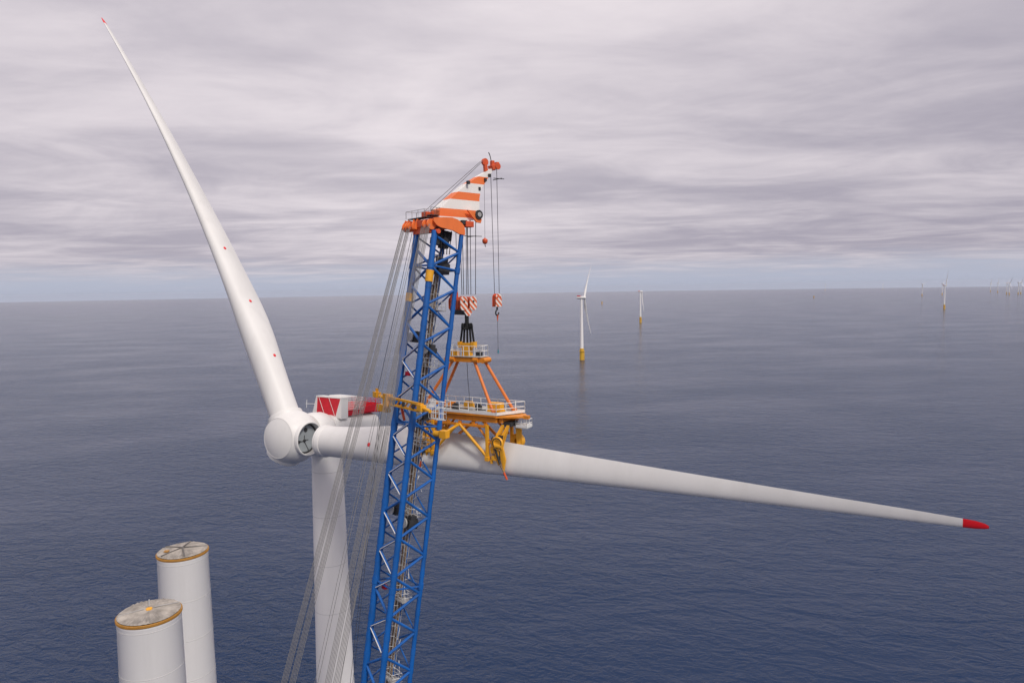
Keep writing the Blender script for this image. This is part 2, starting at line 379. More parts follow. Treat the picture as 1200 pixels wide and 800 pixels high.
# spinner: sphere with a flattened nose; blade sockets pushed in along their axes
def bdir(az): return e * cos(R_(az)) + ut * sin(R_(az))
d1, d2, d3 = bdir(120), e.copy(), bdir(240)
NV, NU = 110, 200; vs_ = []; fs = []
x_, y_, a_ = frame(nt)
for k in range(NV + 1):
    ph = pi * k / NV; s_, rr = cos(ph) * 4.05, sin(ph) * 4.05
    if s_ > 2.78: s_ = 2.78 + 0.62 * max(0, 1 - (rr / 2.945) ** 2)
    if s_ < -2.9: s_ = -2.9
    for i in range(NU):
        th = 2 * pi * i / NU; p = x_ * (cos(th) * rr) + y_ * (sin(th) * rr) + a_ * s_
        for d in (d2, d3):
            al = p.dot(d); la = (p - d * al).length
            if al > 0 and la < 2.36: p = p - d * (al - min(al, 2.55))
        vs_.append(C + p)
for k in range(NV):
    for i in range(NU): fs.append((k * NU + i, k * NU + (i + 1) % NU, (k + 1) * NU + (i + 1) % NU, (k + 1) * NU + i))
hub = MB().add(vs_, fs, True).build('spinner', M_nac, turb, ang=28)
MB().lathe(C + nt * 2.79, nt, [(-0.03, 2.93), (0.02, 2.99), (0.03, 2.95), (-0.02, 2.90)], 96).build('nose_seam', M_seam, hub)
for d in (d1, d2, d3):
    MB().lathe(C, d, [(2.5, 2.30), (2.5, 2.55), (3.1, 2.62), (3.62, 2.56), (3.70, 2.46), (3.68, 2.34), (2.5, 2.30)], 72).build('blade_collar', M_nac, hub)
for d in (d2, d3):
    bh = MB().lathe(C, d, [(2.62, 2.32), (2.70, 2.30), (2.72, 0.001)], 64).build('socket_bulkhead', M_grey, hub)
hm = MB(); fx, fy, fa = frame(d2)
def HB(u, v_, s_=2.75): return C + d2 * s_ - mm * u + Z * v_
hm.lathe(HB(-0.1, 1.25, 2.70), d2, [(0, 0.34), (0.06, 0.34), (0.07, 0.001)], 20)
hm.build('manhole', M_dark, hub)
cbm = MB()
cbm.tube(HB(-0.5, -0.3), HB(1.7, -0.35), 0.06, 6); cbm.tube(HB(0.3, -0.4), HB(-0.5, -1.9), 0.05, 6); cbm.tube(HB(0.3, -0.3), HB(0.2, 0.5), 0.05, 6); cbm.tube(HB(0.9, -0.3), HB(1.9, 0.1), 0.05, 6)
cbm.box(HB(0.3, -0.3, 2.8), (mm, Z, d2), (0.16, 0.16, 0.12)); cbm.box(HB(1.5, -0.35, 2.8), (mm, Z, d2), (0.2, 0.15, 0.12))
cbm.build('socket_bracket', M_dark, hub)
MB().lathe(C, d2, [(2.74, 2.02), (2.82, 2.04), (2.82, 2.22), (2.74, 2.24)], 72).build('bolt_ring', M_dark, hub)
# installed blade
tg1 = -e * sin(R_(120)) + ut * cos(R_(120))
B1 = Blade(C + d1 * 3.55, d1, -nt, tg1, lambda r: tg1 * (5 * (r / BL) ** 2) + nt * (5 * (r / BL) ** 2))
ib = B1.skin(0, 80.55).build('installed_blade', M_white, turb)
B1.skin(80.53, BL, n=14, close1=True).build('red_blade_tip', M_redtip, ib)

# ------------------------------------------------------------------ the blade hanging in the yoke
te2 = Z.copy(); th2 = e.cross(te2).normalized()
B2 = Blade(A0, e, te2, th2, lambda r: Z * (0.15 * sin(pi * min(1, r / BL))))
lb = B2.skin(1.75, 80.05, close0=True).build('turbine_blade', M_white)
rebase(lb, A0)
tag(lb, 'long white turbine blade hanging level in the orange yoke, red tip out over the sea', 'turbine blade')
B2.skin(80.03, BL, n=14, close1=True).build('red_blade_tip', M_redtip, lb)
MB().lathe(A0, e, [(1.35, 1.95), (1.35, 2.24), (1.43, 2.32), (2.30, 2.34), (2.42, 2.29), (2.46, 2.20), (2.46, 1.9)], 80).build('root_flange', M_white, lb)
MB().lathe(A0, e, [(1.72, 2.31), (1.73, 2.345), (1.79, 2.345), (1.80, 2.31)], 80).build('root_band', M_seam, lb)
for r, a in ((9.3, 277), (19.6, 264), (30.0, 255)): B1.dot(r, R_(a), 0.26, M_redtip, ib)
B2.dot(11.8, R_(92), 0.27, M_redtip, lb)

# ------------------------------------------------------------------ the crane
ag = R_(40); d = V((cos(ag), sin(ag), 0)); q = V((sin(ag), -cos(ag), 0))
T = V((-8.70, 83.5, 156.12)); u = V((0.12831, 0.10766, 0.98587)).normalized(); ln = R_(9.64)
v = d * cos(ln) - Z * sin(ln)
crane = thing('lattice_crane', 'tall blue lattice boom crane with orange and white striped jib and grey luffing ropes', 'crane', T - u * 80)
S2 = 1.93
def BP(i, j, h): return T + q * (S2 * i) + v * (S2 * j) - u * h       # a point on the boom, h metres below its head
def taper(h): return 1.0
COR = {'near': (1, -1), 'left': (-1, -1), 'right': (1, 1), 'back': (-1, 1)}
RAD = {'near': 0.35, 'left': 0.40, 'right': 0.27, 'back': 0.27}
chords = {}
for k, (i, j) in COR.items():
    mb = MB().tube(BP(i, j, 80), BP(i, j, -0.95 if k in ('right', 'back') else -0.5), RAD[k], 14)
    for h in (3.6, 22.5, 41.5, 60.5):                                # pin joints between boom sections
        mb.tube(BP(i, j, h + 0.35), BP(i, j, h - 0.35), RAD[k] + 0.07, 14)
    for n in range(1, 34):
        h = 1.4 + (n + (0.5 if k == 'left' else 0.0)) * 2.275
        mb.tube(BP(i, j, h + 0.32), BP(i, j, h - 0.32), RAD[k] + 0.028, 14)
    chords[k] = mb.build('boom_chord', M_blue, crane)
PN = 4.55; h0 = 1.4
faces = [('near', 'right', 0.0, 0.165), ('left', 'near', 0.5, 0.17), ('left', 'back', 0.0, 0.12), ('back', 'right', 0.0, 0.10)]
def brace(p, c_, r, name='diagonal_brace', mat=M_blue):
    return MB().tube(p, c_, r, 8).build(name, mat, crane)
low = MB()
for (ka, kb, ph, rr) in faces:
    ia, ib_ = COR[ka], COR[kb]; k = 0; h = h0 + ph * PN - PN / 2
    while h < 78:
        ha, hb = h, h + PN / 2
        pa, pb = (ia, ib_) if k % 2 == 0 else (ib_, ia)
        if hb > 0.2:
            ha2 = max(ha, 0.0); P_, Q_ = BP(*pa, ha2), BP(*pb, hb)
            if ha < 55: brace(P_, Q_, rr)
            else: low.tube(P_, Q_, rr, 8)
        h = hb; k += 1
low.build('lower_lattice', M_blue, crane)
for h in (3.6, 22.5, 41.5):
    for ka, kb in (('near', 'right'), ('left', 'near'), ('left', 'back'), ('back', 'right')):
        brace(BP(*COR[ka], h), BP(*COR[kb], h), 0.12, 'cross_brace')
# thin white pipes clipped along the left-face braces
k = 0; h = h0 + 0.5 * PN - PN / 2
while h < 62:
    pa, pb = (COR['left'], COR['near']) if k % 2 == 0 else (COR['near'], COR['left'])
    if 11 < h < 47 and k % 5 != 3:
        o_ = v * -0.22 - u * (0.14 if k % 2 else -0.14); P_, Q_ = BP(*pa, h), BP(*pb, h + PN / 2)
        MB().tube(P_.lerp(Q_, 0.10) + o_, P_.lerp(Q_, 0.88) + o_, 0.055, 6).build('white_pipe', M_rail, crane)
    h += PN / 2; k += 1
# yellow clamps on two chords
MB().tube(BP(1, -1, 5.55), BP(1, -1, 4.2), 0.47, 14).build('chord_clamp', M_yellow, chords['near'])
MB().tube(BP(-1, -1, 7.9), BP(-1, -1, 6.9), 0.45, 14).build('chord_clamp', M_yellow, chords['left'])
for (i, j, h) in ((-0.6, -0.7, 16.6), (-0.4, -0.7, 42.0)):
    MB().box(BP(i, j, h), (q, v, u), (0.34, 0.2, 0.24)).tube(BP(i, j, h - 0.2), BP(i, j, h - 0.5), 0.1, 8).build('obstruction_lamp', M_red, crane)
# service ladder, cage and cables up the inside of the back face
lad = MB(); cq, cv = 0.05, 0.45
def LP(a, b_, h): return T + q * (cq + a) + v * (cv + b_) - u * h
for a in (-0.28, 0.28): lad.tube(LP(a, 0, 79), LP(a, 0, 1.5), 0.05, 6)
for k in range(130): lad.tube(LP(-0.28, 0, 1.8 + k * 0.6), LP(0.28, 0, 1.8 + k * 0.6), 0.028, 4, cap=False)
lad.build('access_ladder', M_steel, crane)
cg = MB()
for k in range(64):
    h = 2 + k * 1.2; pts = [LP(0.42 * cos(a), -0.42 + 0.5 * sin(a), h) for a in [pi * (-1.0 + 1.0 * i / 6) + pi * 0 for i in range(7)]]
    cg.path(pts, 0.04, 4)
for a in (-2.9, -2.2, -1.57, -0.9, -0.25): cg.tube(LP(0.42 * cos(a), -0.42 + 0.5 * sin(a), 79), LP(0.42 * cos(a), -0.42 + 0.5 * sin(a), 2), 0.022, 4)
cg.build('ladder_cage', M_steel, crane)
cbn = MB()
for k in range(10):
    a = -0.45 - 0.13 * k; bq = 0.15 + 0.17 * (k % 4)
    pts = [LP(a + 0.06 * sin(h * 0.9 + k), bq + 0.05 * cos(h * 0.7 + k), h) for h in range(2, 80, 2)]
    cbn.path(pts, 0.05 if k % 2 else 0.08, 6)
cbn.build('cable_bundle', M_rust, crane)
ct = MB()
for a in (-1.5, -0.45): ct.tube(LP(a, 0.75, 79), LP(a, 0.75, 2), 0.05, 6)
for k in range(52): ct.tube(LP(-1.5, 0.75, 2 + 1.5 * k), LP(-0.45, 0.75, 2 + 1.5 * k), 0.04, 4)
ct.build('cable_tray', M_steel, crane)
ss = MB()                                                            # diagonal scaffold clutter between ladder and tray
for k in range(62):
    h = 3 + 1.22 * k; a = random.uniform(-0.6, 0.9)
    ss.tube(LP(a, 0.5, h), LP(a + random.uniform(-1.2, 1.0), 0.3, h + random.uniform(-0.5, 1.5)), 0.04, 4)
ss.build('pipe_support', M_rail, crane)
# rest platforms and dark rope-guide machinery inside the boom
def platform(h, a0=-0.9, b0=0.1, w_=0.95, l_=0.85):
    c_ = T + q * a0 + v * b0 - u * h
    MB().box(c_, (q, v, u), (w_, l_, 0.05)).build('rest_platform', M_steel, crane)
    corners = [c_ + q * (i * w_) + v * (j * l_) for i, j in ((-1, -1), (1, -1), (1, 1), (-1, 1), (-1, -1))]
    fence_run(corners, 1.05, M_rail, 0.95).build('platform_railing', M_rail, crane)
for h, a0 in ((8.6, 0.3), (15.5, 0.2), (25.0, 0.35), (33.5, 0.2), (43.5, 0.3), (53.0, 0.2)): platform(h, a0, 0.75, 0.9, 0.7)
def machine(h, a0, b0, s=1.0):
    c_ = T + q * a0 + v * b0 - u * h
    mb = MB().box(c_, (q, v, u), (0.62 * s, 0.5 * s, 0.42 * s)).box(c_ + u * 0.62 * s + q * 0.25 * s, (q, v, u), (0.3 * s, 0.3 * s, 0.2 * s))
    mb.tube(c_ - v * 0.75 * s + u * 0.1, c_ + v * 0.75 * s + u * 0.1, 0.34 * s, 14)
    o = mb.build('rope_winch', M_dark, crane)
    MB().lathe(c_ - v * 0.78 * s + u * 0.1, v, [(0, 0.001), (0, 0.5 * s), (0.14, 0.5 * s), (0.14, 0.001)], 18).build('drum_flange', M_steel, o)
machine(3.6, 0.5, 0.4, 1.5); machine(12.3, -1.1, -0.9, 1.1); machine(13.6, 0.6, 0.3, 1.0); machine(33.0, -1.1, -0.7, 1.15); machine(34.2, 0.75, 0.2, 1.2); machine(21.5, 0.6, 0.5, 0.9)

# boom head: sheave beam across the back, cheek plates on both sides
def JP(a, z_, k=0.0): return T + d * a + Z * z_ + q * k
cheek = [(-2.06, 2.27), (-0.8, 2.38), (0.52, 2.41), (1.35, 2.2), (1.98, 1.78), (2.26, 1.42), (2.36, 1.0), (2.34, 0.40), (1.52, 0.50), (0.61, 0.88), (-1.16, 1.18), (-1.75, 1.45), (-2.1, 1.85)]
hd = MB()
hd.box(JP(-1.95, 1.75, -1.15), (q, d, Z), (2.95, 0.42, 0.42))
hd.box(JP(0.3, 1.45), (q, d, Z), (1.95, 1.7, 0.14))
hd.box(JP(-1.9, 0.95, -0.3), (q, d, Z), (1.9, 0.35, 0.4))
head = hd.build('boom_head', M_red_or, crane, bevel=0.05)
for k in (2.02, -2.24): MB().prism([JP(a, z_, k) for a, z_ in cheek], q * 0.22).build('cheek_plate', M_orange, head)
for k in (-3.75, -3.1, -2.55, -1.6, 0.75, 1.72):
    MB().lathe(JP(-2.15, 1.55, k), q, [(-0.09, 0.001), (-0.09, 0.62), (-0.03, 0.55), (0.03, 0.55), (0.09, 0.62), (0.09, 0.001)], 24).build('sheave', M_orange, head)
for k in (-3.85, -3.15, -1.95, -1.2): MB().prism([JP(-2.75, 1.2, k), JP(-1.6, 1.0, k), JP(-1.45, 2.2, k), JP(-2.3, 2.4, k)], q * 0.1).build('sheave_cheek', M_orange, head)
MB().tube(JP(-1.6, 0.7, 2.0), JP(-1.6, 0.7, 2.45), 0.28, 16).build('pivot_pin', M_red_or, head)
mc = MB().box(JP(0.5, 0.35, 0.2), (q, v, u), (0.9, 0.7, 0.55)).box(JP(-0.6, -0.3, 0.4), (q, v, u), (0.5, 0.6, 0.4)).box(JP(0.9, -0.6, -0.3), (q, v, u), (0.5, 0.45, 0.5))
for k in range(4): mc.tube(JP(-0.5 + 0.5 * k, 0.9, 1.3), JP(-0.3 + 0.4 * k, -1.9, 0.9), 0.06, 6)
mc.tube(JP(0.1, -0.3, -1.2), JP(0.1, -0.3, 1.3), 0.42, 14); mc.build('head_winch', M_dark, head)
hk_ = MB().path([JP(-2.2, 1.1, -2.0), JP(-2.25, 0.5, -2.0), JP(-2.15, 0.25, -1.9)], 0.09, 6); hk_.build('head_hook', M_red, head)
# walkway and rails on the head
wk = MB().box(JP(-1.6, 2.5, -1.4), (q, d, Z), (2.0, 0.6, 0.05)).box(JP(-0.3, 2.75, 0.2), (q, d, Z), (0.6, 1.3, 0.05)); wk.build('walkway', M_dark, head)
cs = [JP(-2.35, 2.55, -3.5), JP(-2.35, 2.55, 0.6), JP(-0.85, 2.55, 0.6), JP(-0.85, 2.55, -3.5), JP(-2.35, 2.55, -3.5)]
fence_run(cs, 0.85, M_dark, 1.3, rails=(1.0,)).build('walkway_railing', M_steel, head)
cs = [JP(-1.5, 2.8, 0.75), JP(1.0, 2.8, 0.75), JP(1.0, 2.8, -0.5)]
fence_run(cs, 0.85, M_dark, 0.8).build('walkway_railing', M_dark, head)
hb = MB().box(JP(-1.2, 2.85, -0.6), (q, d, Z), (0.55, 0.45, 0.35)).box(JP(-0.1, 2.85, -1.1), (q, d, Z), (0.45, 0.55, 0.3)); hb.build('sheave_housing', M_red_or, head, bevel=0.04)
# striped fly jib: two side plates and a sloping back plate, closing to the tip
W0, W1 = 1.0, 0.35
def jw(a): return W0 + (W1 - W0) * min(1, max(0, (a + 0.5) / 8.5))
back = [(-0.5, 2.2), (-0.38, 3.47), (1.8, 5.2), (4.0, 6.86), (5.95, 7.97), (8.02, 9.12)]
front = [(4.0, 2.25), (5.49, 2.88), (5.75, 4.2), (5.81, 5.12), (6.11, 6.25), (6.95, 7.27), (7.65, 8.12), (8.45, 9.0)]
M_jib = striped('jib_stripes', (0.84, 0.81, 0.76), (0.86, 0.19, 0.045), (0.0, 0.0, 1.0), 2.16, 0.45, off=0.56)
jb = MB(); NB = 40
def along(tab, f):
    tot = [0]
    for a, b_ in zip(tab, tab[1:]): tot.append(tot[-1] + math.dist(a, b_))
    x = f * tot[-1]
    for i in range(len(tab) - 1):
        if x <= tot[i + 1] + 1e-9:
            t_ = (x - tot[i]) / (tot[i + 1] - tot[i]); return (tab[i][0] + (tab[i + 1][0] - tab[i][0]) * t_, tab[i][1] + (tab[i + 1][1] - tab[i][1]) * t_)
    return tab[-1]
vs_ = []
for k in range(NB + 1):
    f = k / NB; bp, fp = along(back, f), along(front, f); wb = jw(bp[0]); wf = max(0.32, wb * 0.92)
    vs_ += [JP(bp[0], bp[1], -wb), JP(bp[0], bp[1], wb), JP(fp[0], fp[1], wf), JP(fp[0], fp[1], -wf)]
fs = [(4 * k + i, 4 * k + (i + 1) % 4, 4 * k + 4 + (i + 1) % 4, 4 * k + 4 + i) for k in range(NB) for i in range(4)] + [(3, 2, 1, 0), tuple(4 * NB + i for i in range(4))]
jib = jb.add(vs_, fs).build('fly_jib', M_jib, crane)
# jib foot, hinge box and main hoist sheaves
MB().prism([JP(3.3, 3.55, 1.30), JP(4.2, 3.5, 1.30), JP(5.5, 2.5, 1.30), JP(5.35, 2.05, 1.30), JP(4.7, 2.1, 1.30)], q * 0.22).build('hinge_bracket', M_orange, jib)
for k in (-0.9, 0.0, 0.9):
    pass
for k in (-1.15, -0.6, 0.0, 0.6, 1.58):
    MB().lathe(JP(5.0, 3.05, k), q, [(-0.1, 0.001), (-0.1, 0.56), (-0.04, 0.48), (0.04, 0.48), (0.1, 0.56), (0.1, 0.36), (0.06, 0.34), (0.06, 0.16), (0.14, 0.15), (0.14, 0.001)], 24).build('hoist_sheave', M_dark, jib)
MB().lathe(JP(5.0, 3.05, 1.73), q, [(0, 0.30), (0.04, 0.28), (0.05, 0.001)], 18).build('sheave_hub', M_steel, jib)
MB().box(JP(3.75, 1.85, 0.9), (q, d, Z), (0.5, 0.6, 0.35)).build('rope_anchor', M_red_or, jib, bevel=0.04)
MB().box(JP(3.0, 2.05, 0.9), (q, d, Z), (0.4, 0.35, 0.25)).build('floodlight', M_dark, jib)
# tip fittings
MB().lathe(JP(7.25, 9.9, 0.1), q, [(-0.16, 0.001), (-0.16, 0.46), (0.16, 0.46), (0.16, 0.001)], 20).build('tip_sheave', M_red_or, jib)
MB().prism([JP(7.15, 8.7, -0.1), JP(7.6, 8.9, -0.1), JP(7.42, 9.8, -0.1), JP(7.08, 9.8, -0.1)], q * 0.4).build('sheave_bracket', M_red_or, jib)
tb = MB().box(JP(8.75, 9.45, 0.1), (q, (d + Z * 0.35).normalized(), (Z - d * 0.35).normalized()), (0.45, 0.66, 0.32)); tb.box(JP(8.45, 9.85, 0.1), (q, d, Z), (0.25, 0.2, 0.35)).box(JP(9.1, 9.85, 0.1), (q, d, Z), (0.38, 0.22, 0.2))
tb.build('jib_tip', M_red_or, jib, bevel=0.05)
for k in (-0.3, 0.55): MB().lathe(JP(9.0, 9.5, k), q, [(-0.07, 0.001), (-0.07, 0.42), (0.07, 0.42), (0.07, 0.001)], 20).build('aux_sheave', M_red_or, jib)
MB().path([JP(8.35, 10.2), JP(8.15, 10.9), JP(7.95, 11.2)], 0.06, 6).build('tip_mast', M_dark, jib)
MB().tube(JP(9.55, 9.9), JP(9.8, 10.5), 0.035, 5).build('tip_aerial', M_rail, jib)
for a, z_ in ((3.9, 6.95), (5.9, 6.4), (6.9, 7.6), (7.6, 8.2)): MB().box(JP(a, z_, 0.5 if a > 5 else 1.0), (q, d, Z), (0.2, 0.16, 0.2)).build('rope_guide', M_dark, jib)
# jib stay ropes from tip to head
for k in (-0.25, 0.25): MB().tube(JP(6.85, 10.0, k), JP(-1.55, 3.2, k * 3), 0.035, 6).build('jib_stay', M_hrope, crane)
# luffing ropes: four bands of parallel falls from the head sheaves down to the gantry behind the boom foot
GA, GB = V((-33.4, 67.0, 76.0)), V((-26.6, 65.0, 76.0))
for (k, G, dk) in ((-3.75, GA, -0.42), (-2.55, GA, 0.42), (0.75, GB, -0.42), (1.75, GB, 0.42)):
    for i in range(5):
        o_ = (i - 2) * 0.19
        MB().tube(JP(-2.6, 1.5 + 0.05 * (i % 2), k + o_), G + q * (dk * 1.5 + o_ * 1.9) + d * (dk * 0.7), 0.033, 6).build('luffing_rope', M_rope, crane)
for k, G, r in ((-1.6, GB + V((-1.5, 0, 2)), 0.03), (-0.9, GB + V((1.8, 0, 0)), 0.03), (-2.0, GB + V((-2.6, 1, 0)), 0.025)):
    MB().tube(JP(-2.0, 1.2, k), G, r, 5).build('luffing_rope', M_rope, crane)
# yellow tagline arm riding on the near left face of the boom
def AP(a, z_, k=0.0): return T - u * 19.9 + q * a + Z * z_ - v * (S2 + 0.75 + k)
ar = MB()
ar.box(AP(0.9, 0.2), (q, v, Z), (3.9, 0.2, 0.15)); ar.box(AP(0.5, -0.6), (q, v, Z), (3.5, 0.2, 0.14))
for k in range(9): ar.bar(AP(-2.8 + k * 0.92, -0.65), AP(-2.8 + k * 0.92 + (0.92 if k < 8 else 0), 0.2), 0.14, 0.14)
arm = ar.build('tagline_arm', M_yellow, crane, bevel=0.02)
MB().tube(AP(-2.9, 0.05), AP(-5.4, 0.1), 0.2, 10).box(AP(-2.9, -0.15), (q, v, Z), (0.4, 0.5, 0.75)).build('arm_extension', M_yellow, arm)
MB().box(AP(-5.5, 0.2), (q, v, Z), (0.45, 0.4, 0.35)).box(AP(-5.5, 0.7), (q, v, Z), (0.15, 0.15, 0.3)).build('arm_head', M_yellow, arm, bevel=0.03)
MB().box(AP(-4.7, -1.35, -0.4), (q, v, Z), (0.95, 0.45, 0.42)).tube(AP(-5.8, -1.35, -0.4), AP(-3.6, -1.35, -0.4), 0.3, 10).build('arm_winch', M_yellow, arm)
MB().box(AP(4.6, -0.2), (q, v, Z), (0.45, 0.4, 0.4)).tube(AP(4.4, -0.1), AP(6.4, -0.35), 0.2, 10).build('arm_carriage', M_yellow, arm, bevel=0.04)
MB().tube(AP(0.2, -0.6), AP(0.0, -2.2, -0.5), 0.16, 8).build('arm_strut', M_red_or, arm)
for k in range(3): MB().lathe(AP(-1.2 + k * 2.2, -0.2, 0.25), v, [(0, 0.001), (0, 0.3), (0.1, 0.3), (0.1, 0.001)], 14).build('arm_sheave', M_dark, arm)
# small white basket at the arm's inner end
bk = T - u * 20.1 + q * 4.9 - v * 0.7
MB().box(bk - Z * 1.15, (q, v, Z), (0.75, 0.7, 0.04)).build('basket_floor', M_deck, crane)
cs = [bk - Z * 1.1 + q * (i * 0.75) + v * (j * 0.7) for i, j in ((-1, -1), (1, -1), (1, 1), (-1, 1), (-1, -1))]
fence_run(cs, 2.0, M_rail, 0.5, rails=(1.0, 0.66, 0.33)).build('basket_railing', M_rail, crane)
# tag lines from the arm
MB().tube(AP(-5.4, 0.5), JP(-2.0, 1.2, -2.6), 0.03, 5).build('tag_line', M_dark, crane)
for o_ in (0, 0.45): MB().tube(AP(-5.0 + o_, -1.6), T - u * 79 + q * (-4.6 + o_ * 1.6) - v * 1.9, 0.025, 5).build('tag_line', M_dark, crane)

# hoist ropes and rope spreaders
MH = JP(3.55, 0)                                                     # main hook vertical
for (a, k) in ((2.55, 0.9), (3.25, 0.45), (3.65, 0.9), (4.05, 0.45), (4.15, 0.9), (4.55, -0.5), (5.0, 0.9), (3.0, -0.6)):
    MB().tube(JP(min(a, 4.2) if a < 4.4 else a, 2.4, k), JP(2.95 + (a - 2.55) * 0.86, -6.8, k - 0.4), 0.05 if k > 0 else 0.045, 6).build('hoist_rope', M_hrope, crane)
for a in (8.15, 9.15): MB().tube(JP(a, 9.3, 0.1), JP(8.45 + (a - 8.15) * 0.78, -6.8, 0.1), 0.042, 6).build('hoist_rope', M_hrope, crane)
MB().tube(JP(6.78, 7.2, 0.5), JP(6.72, 0.4, 0.5), 0.022, 5).build('hoist_rope', M_hrope, crane)
for c_, a0, a1 in ((0.42, 3.2, 5.9), (7.85, 8.0, 9.7)):
    s_ = MB().tube(JP(a0, c_, 0.9), JP(a1, c_ + 0.05, 0.9), 0.05, 6)
    s_.tube(JP((a0 + a1) / 2, c_, -0.3), JP((a0 + a1) / 2, c_, 1.5), 0.05, 6); s_.build('rope_spreader', M_dark, crane)

# ------------------------------------------------------------------ hook blocks
BC = JP(3.98, -7.75, -0.85)
blk = thing('main_hook_block', 'big red and white striped twin sheave hook block with black hook above the yoke', 'hook block', BC - Z * 1.9)
HK = 0.85                                                            # the hook hangs below the front half
def QB(a, k, z_): return BC + d * a + q * k + Z * z_
def lobe(a0, k, hw, top, bot, th, name, mat):
    pts = []
    for i in range(13):
        t_ = pi * i / 12; pts.append(QB(a0 + hw * cos(t_), k, top - hw + hw * sin(t_)))
    pts += [QB(a0 - hw, k, bot + 0.35), QB(a0 - hw * 0.6, k, bot), QB(a0 + hw * 0.6, k, bot), QB(a0 + hw, k, bot + 0.35)]
    return MB().prism(pts, q * th).build(name, mat, blk, bevel=0.03)
for a0 in (-0.72, 0.72):
    lobe(a0, 1.25, 0.56, 0.75, -1.0, 0.10, 'striped_cheek', M_block)
    lobe(a0, -1.3, 0.56, 0.75, -1.05, 0.10, 'rear_cheek', M_red_or)
    for k in (-1.0, -0.55, -0.1, 0.35, 0.8):
        lobe(a0, k, 0.50, 0.68, -0.95, 0.28, 'sheave_guard', M_red_or)
    MB().tube(QB(a0, -1.35, 0.1), QB(a0, 1.42, 0.1), 0.13, 12).build('sheave_pin', M_dark, blk)
MB().prism([QB(-0.9, 1.1, -0.75), QB(0.9, 1.1, -0.75), QB(0.26, 1.1, -1.7), QB(-0.26, 1.1, -1.7)], q * 0.12).build('striped_crosshead', M_block, blk)
MB().prism([QB(-0.85, -1.4, -0.9), QB(0.85, -1.4, -0.9), QB(0.22, -1.4, -1.6), QB(-0.22, -1.4, -1.6)], q * 2.45).build('crosshead', M_dark, blk)
MB().box(QB(-1.0, -0.4, 0.95), (q, d, Z), (0.45, 0.35, 0.38)).build('ballast_lug', M_red_or, blk, bevel=0.08)
hkm = MB().tube(QB(0, HK, -1.6), QB(0, HK, -3.1), 0.26, 14)
for sg in (-1, 1): hkm.path([QB(0, HK, -2.9), QB(0.25 * sg, HK, -3.35), QB(0.55 * sg, HK, -3.3), QB(0.68 * sg, HK, -2.95), QB(0.62 * sg, HK, -2.65)], 0.15, 8)
hkm.build('double_hook', M_black, blk)
AB = JP(8.83, -7.6, 0.1)
ax_ = thing('auxiliary_hook_block', 'small red and white striped hook block hanging alone on two ropes right of the yoke', 'hook block', AB - Z * 2.8)
def QA(a, k, z_): return AB + d * a + q * k + Z * z_
for k, nm, mt in ((0.30, 'striped_cheek', M_block), (-0.40, 'rear_cheek', M_red_or)):
    MB().prism([QA(0.48 * cos(pi * i / 10), k, 0.35 + 0.5 * sin(pi * i / 10)) for i in range(11)] + [QA(-0.5, k, -0.85), QA(0.5, k, -0.85)], q * 0.10).build(nm, mt, ax_, bevel=0.02)
MB().box(QA(0, 0, -0.1), (q, d, Z), (0.29, 0.40, 0.7)).build('sheave_case', M_red_or, ax_)
for a in (-0.22, 0.22): MB().tube(QA(a, 0.38, 0.4), QA(a, 0.44, 0.4), 0.13, 12).build('pin_cap', M_red_or, ax_)
h2 = MB().tube(QA(0, 0, -0.85), QA(0, 0, -1.3), 0.12, 10)
h2.path([QA(0, 0, -1.2), QA(-0.22, 0, -1.45), QA(-0.26, 0, -1.75), QA(-0.05, 0, -2.0), QA(0.2, 0, -1.85), QA(0.26, 0, -1.6)], 0.1, 8)
h2.build('hook', M_dark, ax_)
MB().tube(QA(0.05, 0, -1.9), QA(0.05, 0, -2.7), 0.13, 10, r2=0.05).build('hook_safety_tip', M_red_or, ax_)
tgl = MB().tube(QA(0.04, 0, -2.0), QA(0.05, 0, -6.6), 0.028, 6).build('tag_line', M_dark); rebase(tgl, QA(0.05, 0, -6.6))
tag(tgl, 'thin dark tag line with cyan end hanging below the small striped hook block', 'rope')
MB().tube(QA(0.05, 0, -6.95), QA(0.05, 0, -6.5), 0.09, 8).build('cyan_weight', M_cyan, tgl)
bp = JP(6.72, 0.1, 0.5)
ball = MB().lathe(bp - Z * 0.55, Z, [(0, 0.06), (0.05, 0.2), (0.2, 0.33), (0.5, 0.36), (0.62, 0.3), (0.72, 0.1), (0.8, 0.08)], 18).build('overhaul_ball', M_red_or); rebase(ball, bp - Z * 0.55)
tag(ball, 'small red weight ball on a thin rope below the striped jib', 'hook weight')
MB().path([bp - Z * 0.5, bp - Z * 0.75, bp + d * 0.12 - Z * 0.88], 0.05, 6).build('hook', M_dark, ball)

# ------------------------------------------------------------------ the blade yoke
Yk = A0 + e * 27.0
def Y0(a, b_, c_): return Yk + e * a + mm * b_ + Z * c_
def Y(a, b_, c_):
    # the frame is slim across the blade; its outboard end is cut back on the near side and longer on the far side
    k = min(1.0, max(0.0, (a + 2.0) / 3.0))
    return Y0(a + 0.3 * b_ * k, b_ * 0.5, c_ + (0.09 * min(b_, 0) if c_ < 5.4 else 0))
YA = (e, mm, Z)
yoke = thing('blade_yoke', 'orange and yellow blade lifting yoke with white railed platform gripping the level blade', 'lifting yoke', Y(0, 0, 5))
fr = MB()
for b_ in (-2.6, 2.6): fr.bar(Y(-7.0, b_, 5.75), Y(5.8, b_, 5.75), 0.42, 0.64)
for a in (-6.6, -3.2, 0.0, 3.0, 5.4): fr.box(Y(a, 0, 5.72), YA, (0.26, 1.09, 0.32))
fr.box(Y(-0.6, 0, 5.45), YA, (5.5, 0.35, 0.25))
for b_ in (-2.75, 2.75): fr.bar(Y(-5.3, b_, 5.1), Y(4.5, b_, 5.1), 0.3, 0.3)
